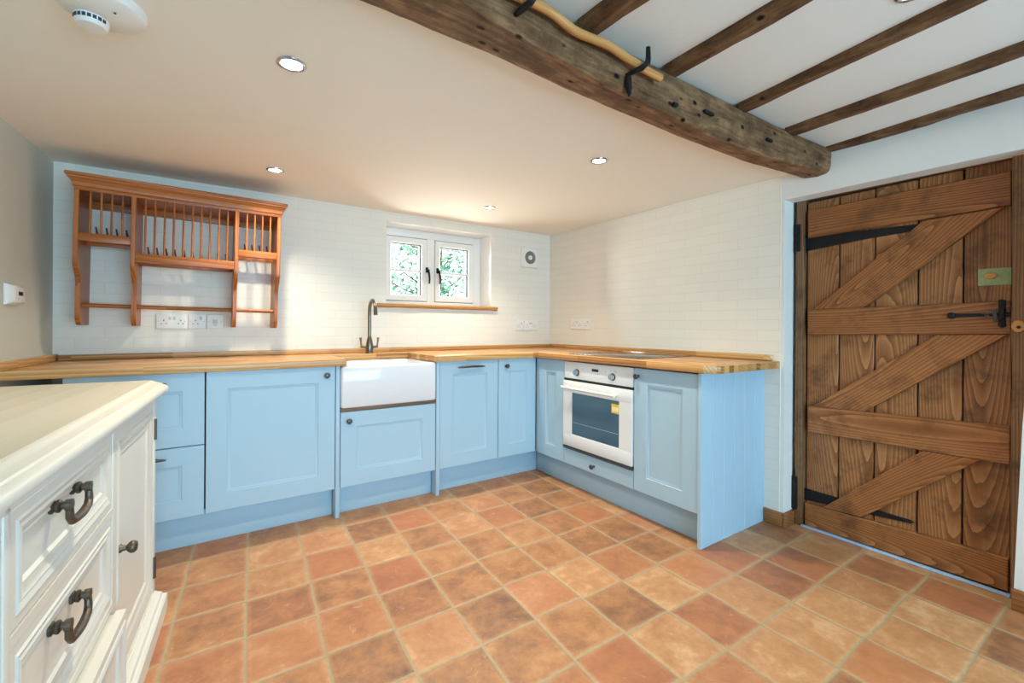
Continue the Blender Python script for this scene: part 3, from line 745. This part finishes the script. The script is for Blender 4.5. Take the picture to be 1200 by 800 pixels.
faceplate(t, .086); B(.030, .056, -.013, -.009, .030, .056, .0015).build('rocker', M['plastic_shade'], t); screws(t, ((.012, .043), (.074, .043)))
B(.034, .052, -.0102, -.009, .018, .026).build('fuse_holder', M['plastic_shade'], t)
socket('white double socket on the window wall below the extractor fan', 2, (-.302, -.0005, 1.050), 0)
socket('white single socket beside a double socket below the extractor fan', 1, (-.391, -.0005, 1.050), 0)
socket('white double socket on the wall behind the hob, next to the corner', 2, (-.0055, -.305, 1.062), R90)
socket('white single socket on the wall behind the hob, beside the double socket', 1, (-.0055, -.453, 1.062), R90)

t = thing('extractor_fan', 'square white wall extractor fan with round grey grille', 'fan', (-.338, -.0005, 1.604))
MB().rects(0, .181, 0, .181, [(0, 0), (0, -.012), (.006, -.022), (.012, -.024)]).build('cover', M['plastic'], t)
m = MB()
m.lathe([(.056, -.0235), (.056, -.0255), (.046, -.0262), (.024, -.0262), (.022, -.0235)], (.090, 0, .090), 1, 32)
g = m.build('grille', M['iron'], t)
for k in range(4):
    r = .029+k*.007; q = [(.090+r*math.cos(a*PI/16), -.0265, .090+r*math.sin(a*PI/16)) for a in range(33)]
    MB().tube(q, .0013, 6).build('grille_ring', M['plastic_shade'], g)
MB().lathe([(.022, -.023), (.022, -.028), (.018, -.030), (0, -.031)], (.090, 0, .090), 1, 24).build('hub', M['plastic'], t)

ty = -.44
t = thing('thermostat', 'white wall thermostat with small dark display on the grey wall', 'thermostat', (xl(-.53)+.001, -.53, 1.165), (0, 0, PI/2-.066))
MB().rects(0, .125, 0, .088, [(0, 0), (0, -.006), (.003, -.010), (.012, -.028), (.016, -.030)]).build('case', M['plastic'], t)
B(.045, .085, -.0312, -.029, .040, .056).build('display', M['black'], t)
for k in range(4): B(.043+k*.013, .050+k*.013, -.0315, -.029, .022, .030, .001).build('button', M['plastic_shade'], t)

t = thing('smoke_alarm', 'round white ceiling smoke alarm with a slotted sensor', 'smoke alarm', (-2.835, -1.655, ZC))
MB().lathe([(.092, 0), (.092, -.010), (.088, -.022), (.078, -.028), (.0, -.030)], n=40).build('base', M['plastic'], t)
c = MB().lathe([(.036, -.0285), (.035, -.044), (.030, -.052), (.0, -.054)], (-.025, .035, 0), n=28).build('sensor_cap', M['plastic'], t)
m = MB()
for k in range(9):
    a = -PI*.92 + k*.26; m.box(-.004, .004, -.0005, .0022, -.043, -.033)
    for v in m.bm.verts[-8:] if False else []: pass
m.bm.free()
for k in range(8):
    a = -2.75 + k*.30; q = MB().box(-.0038, .0038, -.001, .0015, -.042, -.033)
    q.build('sensor_slot', M['gap'], c, loc=(-.025+.0352*math.cos(a), .035+.0352*math.sin(a), 0), rot=(0, 0, a+PI/2))
MB().lathe([(.003, -.029), (.003, -.0312), (0, -.0315)], (.03, -.03, 0), n=12).build('indicator', M['gap'], t)

# ------------------------------------------------------------------ ceiling spotlights
def downlight(src, label, x, y, z, power):
    if src is None:
        t = thing('ceiling_spotlight', label, 'light', (x, y, z), (0, 0, 0), 'recessed ceiling spotlights')
        MB().lathe([(.044, -.0002), (.043, -.004), (.036, -.006), (.032, -.004), (.031, -.0005)], n=32).build('bezel', M['chrome'], t)
        MB().lathe([(.0305, -.0006), (.0295, -.0028), (0, -.003)], n=28).build('lens', M['lamp'], t)
    else: t = dup(src, (x, y, z), label)
    l = bpy.data.lights.new('spot_lamp', 'SPOT'); l.energy = power; l.color = SPOT_COL; l.spot_size = math.radians(125); l.spot_blend = .9; l.shadow_soft_size = .022
    o = bpy.data.objects.new('spot_lamp', l); col.objects.link(o); o.location = (x, y, z-.012)
    return t
d0 = downlight(None, 'round lit ceiling spotlight nearest the smoke alarm', -2.386, -1.641, ZC, SPOT_W)
downlight(d0, 'round lit ceiling spotlight over the end of the plate rack', -2.312, -.511, ZC, SPOT_W)
downlight(d0, 'round lit ceiling spotlight above the oven, close to the dark beam', -.987, -1.605, ZC, SPOT_W)
downlight(d0, 'round lit ceiling spotlight in front of the window', -.978, -.523, ZC, SPOT_W)
downlight(d0, 'round lit spotlight between the joists in the white beamed ceiling', -1.03, -2.825, ZU, SPOT_W*.53)
downlight(d0, 'assumed round lit spotlight behind the camera in the white beamed ceiling', -1.15, -4.2, ZU, SPOT_W*.53)  # assumed lamp, added out of view to light the room from the rear

# ------------------------------------------------------------------ plank door
DX = .138
dr_ = thing('door_1', 'old brown ledged and braced plank door', 'door', (0, 0, 0), kind='structure')
pl = [-2.083, -2.237, -2.389, -2.552, -2.703, -2.849]
for i in range(5):
    a, b = pl[i], pl[i+1]; g = .003
    hb = (a-b)/2-g; o = MB().box(0, .025, -hb, hb, -.882, .882, .0025, 1).build('plank', M['door_z'], dr_, loc=(DX, (a+b)/2, .895+.003*i))
B(.164, .172, -2.849, -2.083, .015, 1.775).build('light_stop', M['gap'], dr_)  # added unseen board, keeps outside light from leaking between the planks
def ledge(pts, name, x0, x1):
    """a board given by its four corners (y, z), built along its own length"""
    (ya, za), (yb, zb), (yc, zc), (yd, zd) = pts
    cy, cz = sum(p[0] for p in pts)/4, sum(p[1] for p in pts)/4
    mid = lambda p, q: ((p[0]+q[0])/2, (p[1]+q[1])/2)
    L_, R_ = mid(pts[0], pts[3]), mid(pts[1], pts[2])
    ang = math.atan2(R_[1]-L_[1], -(R_[0]-L_[0]))        # local +x is towards -y
    def loc2(p):
        dx, dz = -(p[0]-cy), p[1]-cz
        return (dx*math.cos(ang)+dz*math.sin(ang), -dx*math.sin(ang)+dz*math.cos(ang))
    q = [loc2(p) for p in pts]
    th = x1-x0
    m = MB().prism(q, 1, 0, th, .003, 1)
    # local x -> world -y rotated by ang in the plane; local y -> world x ; local z -> world z
    rot = Matrix(((0, 1, 0), (-1, 0, 0), (0, 0, 1))) @ Matrix(((math.cos(ang), 0, -math.sin(ang)), (0, 1, 0), (math.sin(ang), 0, math.cos(ang))))
    o = m.build(name, M['door_x'], dr_, loc=(x0, cy, cz))
    o.rotation_euler = rot.to_euler()
    return o
LX = .113
ledge([(-2.094, 1.729), (-2.846, 1.737), (-2.846, 1.597), (-2.097, 1.580)], 'ledge', LX, DX+.001)
ledge([(-2.097, 1.186), (-2.846, 1.204), (-2.848, 1.069), (-2.098, 1.049)], 'ledge', LX, DX+.001)
ledge([(-2.100, .661), (-2.847, .689), (-2.847, .534), (-2.101, .520)], 'ledge', LX, DX+.001)
ledge([(-2.088, .126), (-2.844, .148), (-2.844, .013), (-2.089, .006)], 'ledge', LX, DX+.001)
ledge([(-2.121, 1.188), (-2.572, 1.584), (-2.826, 1.594), (-2.354, 1.192)], 'brace', LX+.004, DX+.0005)
ledge([(-2.124, .664), (-2.621, 1.060), (-2.840, 1.066), (-2.352, .669)], 'brace', LX+.004, DX+.0005)
ledge([(-2.175, .130), (-2.577, .527), (-2.765, .532), (-2.347, .138)], 'brace', LX+.004, DX+.0005)
# iron strap hinges
s = MB().prism([(-2.075, 1.590), (-2.35, 1.582), (-2.560, 1.574), (-2.572, 1.562), (-2.562, 1.547), (-2.35, 1.536), (-2.075, 1.512)], 0, DX-.007, DX+.001, .0015, 1)
st = s.build('strap_hinge', M['iron'], dr_, smooth=30)
m = MB().tube([(DX-.006, -2.072, 1.505), (DX-.006, -2.072, 1.598)], .010, 12); m.box(.092, .102, -2.066, -2.034, 1.51, 1.66, .003); m.tube([(.094, -2.048, 1.62), (.088, -2.048, 1.62)], .007, 8); m.tube([(.094, -2.048, 1.54), (.088, -2.048, 1.54)], .007, 8)
m.build('hinge_pin', M['iron'], st, smooth=40)
s = MB().prism([(-2.068, .202), (-2.25, .197), (-2.53, .188), (-2.545, .182), (-2.53, .172), (-2.25, .150), (-2.068, .138)], 0, DX-.007, DX+.001, .0015, 1)
st = s.build('strap_hinge', M['iron'], dr_, smooth=30)
m = MB().tube([(DX-.006, -2.066, .13), (DX-.006, -2.066, .21)], .010, 12); m.box(.090, .101, -2.058, -2.030, .085, .265, .003); m.tube([(.094, -2.044, .235), (.086, -2.044, .235)], .007, 8); m.tube([(.094, -2.044, .13), (.086, -2.044, .13)], .007, 8)
m.build('hinge_pin', M['iron'], st, smooth=40)
# thumb latch: bar, keeper, keep on the post
m = MB().prism([(-2.670, 1.139), (-2.672, 1.152), (-2.90, 1.158), (-2.90, 1.143)], 0, LX-.014, LX-.006, .001, 1)
m.lathe([(.014, LX+.001), (.014, LX-.012), (.008, LX-.018), (0, LX-.019)], (0, -2.672, 1.146), 0, 16)
lt = m.build('latch_bar', M['iron'], dr_, smooth=30)
m = MB(); m.box(LX-.004, LX+.001, -2.834, -2.812, 1.098, 1.208, .002)
m.box(LX-.024, LX-.018, -2.832, -2.814, 1.130, 1.172, .002); m.box(LX-.022, LX, -2.832, -2.814, 1.128, 1.136, .001); m.box(LX-.022, LX, -2.832, -2.814, 1.168, 1.176, .001)
for z in (1.105, 1.200): m.lathe([(.011, LX-.003), (.011, LX-.008), (0, LX-.012)], (0, -2.823, z), 0, 12)
m.build('latch_keeper', M['iron'], lt, smooth=30)
m = MB(); m.box(LX-.02, LX-.003, -2.79, -2.775, 1.139, 1.150, .003); m.box(LX-.026, LX-.018, -2.80, -2.765, 1.150, 1.156, .002); m.box(LX-.03, LX-.022, -2.812, -2.80, 1.12, 1.165, .003)
m.build('thumb_lever', M['pewter'], lt, smooth=30)
# old lock plate
B(DX-.004, DX+.001, -2.846, -2.748, 1.272, 1.344, .002).build('lock_plate', M['green'], dr_, label='flaking green painted lock plate')
m = MB(); q = [(-2.785+.020*math.cos(a*PI/12), 1.313+.014*math.sin(a*PI/12)) for a in range(24)]
m.prism(q, 0, DX-.011, DX-.003, .002, 1); m.build('keyhole_cover', M['orange'], dr_, smooth=40)

# door frame posts
tf = thing('trim_1', 'dark old timber posts framing the plank door', 'door frame', (0, 0, 0), kind='structure')
def post(y0, y1, x0, x1, z1, sd):
    rg = []
    for i in range(41):
        z = z1*i/40; n1 = noise.noise(Vector((sd, z*5, 0)))*.004
        rg.append([(x0, y0+n1, z), (x0, y1, z), (x1, y1, z), (x1, y0+n1, z)])
    return MB().loft(rg).build('post', M['jamb'], tf, smooth=40)
post(-2.046, -2.079, .100, .19, DZ+.005, 1)
post(-2.853, -2.930, .085, .19, DZ+.005, 3)
B(.105, .19, -2.853, -2.079, 1.790, DZ+.03).build('head', M['jamb'], tf)
# latch keep on the post
lk = thing('latch_catch', 'amber wooden latch catch on the door post', 'latch', (.085, -2.872, 1.10))
m = MB(); q = [(.018*math.cos(a*PI/10), .024*math.sin(a*PI/10)) for a in range(20)]
m.prism(q, 0, -.014, 0, .003, 1); m.build('catch_block', M['orange'], lk, smooth=40)
MB().lathe([(.006, -.013), (.006, -.018), (0, -.019)], (0, -.002, -.004), 0, 12).build('screw', M['iron'], lk)
# threshold strip
B(.088, .112, -2.852, -2.078, .0005, .009, .003).build('strip_', M['strip'])
o = bpy.data.objects['strip_']; o.name = 'threshold_strip'; tag(o, 'thin pale blue threshold strip along the foot of the plank door', 'threshold')
# skirtings
o = MB().box(-.017, -.0002, DY0-.001, -1.9325, .0005, .078, .003).build('baseboard_right', M['skirt'], smooth=30)
tag(o, 'short oak skirting on the wall beside the grooved end panel', 'skirting', kind='structure')
o = MB().box(-.017, .098, DY0-.017, DY0-.0015, .0005, .078, .003).build('baseboard_door', M['skirt'], smooth=30)
tag(o, 'oak skirting return in the reveal at the hinge side of the plank door', 'skirting', kind='structure')
o = MB().box(-.018, -.0005, REAR+.001, -2.870, .0005, .082, .003).build('baseboard_rear', M['skirt'], smooth=30)
tag(o, 'oak skirting starting at the latch side of the plank door', 'skirting', kind='structure')

# ------------------------------------------------------------------ cream sideboard
L = 1.76
dv = Vector((-.075, -1, 0)).normalized(); P0 = Vector((-2.728, -1.065, 0))
org = P0 + dv*L
th = math.atan2(-dv.y, -dv.x)
sb = thing('sideboard', 'cream painted freestanding sideboard with dark drop handles', 'sideboard', tuple(org), (0, 0, th))
DEP = .53
def tx(t): return L-t
rg = []
def rect3(i, z, ib=0): return [(i, i, z), (L-i, i, z), (L-i, DEP-ib, z), (i, DEP-ib, z)]
MB().loft([rect3(i, z) for i, z in ((0, .0), (0, .058), (.004, .064), (.012, .068), (.016, .078), (.024, .084), (.03, .092))]).build('plinth', M['side'], sb, smooth=30)
# carcass: built as a frame with openings so the drawers and doors sit inside it
BY = .034
m = MB()
m.box(.04, L-.04, BY+.022, DEP, .085, .826)                      # body core
for a, b in ((.03, .062), (L-.062, L-.03)): m.box(a, b, BY, DEP, .085, .826, .002)
for t0, t1 in ((.578, .600), (1.160, 1.182)): m.box(tx(t1), tx(t0), BY, BY+.03, .085, .826, .002)
m.box(.06, L-.06, BY, BY+.03, .800, .826); m.box(.06, L-.06, BY, BY+.03, .085, .100)
for z in (.336, .585): m.box(tx(1.16), tx(.6), BY, BY+.03, z, z+.020)
m.build('carcass', M['side'], sb, smooth=30)
tops = [rect3(i, z) for i, z in ((.034, .824), (.012, .828), (.003, .834), (0, .842), (.001, .850), (.008, .858), (.016, .862), (.018, .866), (.030, .871), (.040, .877), (.046, .880))]
MB().loft(tops[:-1] + [rect3(.046, .880)]).build('top', M['side'], sb, smooth=35)
B(.047, L-.047, .047, DEP-.001, .8795, .8806).build('top_board', M['sidetop'], sb)
def inset_panel(x0, x1, z0, z1, y, fr, name):
    st = [(0, y+.022), (0, y+.001), (.0015, y), (fr*.30, y), (fr*.36, y-.003), (fr*.44, y-.001), (fr*.52, y+.001), (fr*.60, y-.0015), (fr*.72, y+.003), (fr*.84, y+.005), (fr*.90, y+.004), (fr, y+.009), (fr+.004, y+.009)]
    return MB().rects(x0, x1, z0, z1, st).build(name, M['side'], sb, smooth=25)
def pull(par, cx, z, y):
    m = MB(); hw = .056
    for s in (-1, 1):
        m.lathe([(.013, y+.001), (.0135, y-.004), (.010, y-.007), (.012, y-.010), (.0125, y-.014), (.008, y-.017)], (cx+s*hw, 0, z), 1, 16)
        m.tube([(cx+s*hw, y-.014, z), (cx+s*hw, y-.028, z+.001)], [.0075, .0075], 10)
        m.lathe([(.0, y-.020), (.0108, y-.022), (.0108, y-.032), (.0, y-.034)], (cx+s*hw, 0, z), 1, 12)
    q = [(cx-hw, y-.027, z), (cx-hw, y-.028, z-.024), (cx-hw*.82, y-.029, z-.035), (cx-hw*.35, y-.030, z-.038), (cx, y-.030, z-.039), (cx+hw*.35, y-.030, z-.038), (cx+hw*.82, y-.029, z-.035), (cx+hw, y-.028, z-.024), (cx+hw, y-.027, z)]
    m.tube(q, [.006, .007, .0078, .008, .0085, .008, .0078, .007, .006], 10)
    m.build('pull', M['antique'], par, smooth=50)
for z0, z1, hz, out in ((.607, .798, .742, 0), (.358, .583, .512, 0), (.102, .334, .27, .032)):
    d = inset_panel(tx(1.158), tx(.602), z0, z1, BY+.002-out, .062, 'drawer')
    if out: B(tx(1.15), tx(.61), BY-out+.02, BY+.3, z0+.01, z1-.004).build('drawer_box', M['side'], d)
    pull(d, tx(.918), hz, BY+.011-out)
for t0, t1, kt in ((.064, .576, .525), (1.184, 1.696, 1.235)):
    d = inset_panel(tx(t1), tx(t0), .102, .798, BY+.002, .085, 'door')
    MB().lathe([(.011, BY+.003), (.0115, BY-.002), (.008, BY-.006), (.007, BY-.014), (.012, BY-.018), (.0165, BY-.024), (.0165, BY-.031), (.012, BY-.037), (0, BY-.039)], (tx(kt), 0, .465), 1, 20).build('knob', M['antique'], d, smooth=50)
    ht = t0-.008 if t0 < .5 else t1+.008
    for z in (.19, .70): MB().tube([(tx(ht), BY-.002, z-.038), (tx(ht), BY-.002, z+.038)], .006, 10).build('hinge', M['antique'], d)

# ------------------------------------------------------------------ garden seen through the window
tr = thing('garden_tree', 'pale green leafy tree outside beyond the window', 'tree', (.15, 2.7, -.1))
m = MB(); trunk = [(0, 0, 0), (.03, .02, .7), (-.04, .05, 1.4), (.0, .05, 2.0), (.03, .05, 2.7)]
m.tube(trunk, [.09, .075, .06, .045, .02], 10)
random.seed(11)
tips = []
for k in range(26):
    z = .9+1.7*random.random(); a = random.random()*2*PI; ln = .35+.65*random.random()
    b0 = Vector((0, .04, z)); b1 = b0+Vector((math.cos(a)*ln, math.sin(a)*ln*.7, .25+.3*random.random()))
    mid = (b0+b1)/2+Vector((0, 0, -.05)); m.tube([b0, mid, b1], [.016, .011, .005], 6); tips += [b1, mid, (mid+b1)/2]
m.build('branches', M['bark'], tr, smooth=50)
lf = MB()
for k in range(3300):
    c = random.choice(tips)+Vector((random.gauss(0, .15), random.gauss(0, .13), random.gauss(0, .13)))
    s = .022+.022*random.random(); n_ = Vector((random.gauss(0, 1), random.gauss(0, 1), random.gauss(0, 1))).normalized(); a_ = n_.orthogonal().normalized(); a_ = Matrix.Rotation(random.random()*6.28, 3, n_) @ a_; b_ = n_.cross(a_)
    vs = [lf.bm.verts.new(c+p) for p in (-a_*s*1.5, -a_*s*.3+b_*s*.6+n_*s*.12, a_*s*1.5, -a_*s*.3-b_*s*.6+n_*s*.12)]
    lf.bm.faces.new((vs[0], vs[1], vs[2])); lf.bm.faces.new((vs[0], vs[2], vs[3]))
lf.build('foliage', M['leaf'], tr, smooth=0)
gd = MB().box(-6, 6, .262, 9, -.2, -.1); tag(gd.build('ground', M['ground'], smooth=0), 'garden ground outside beyond the window', 'ground', kind='structure')
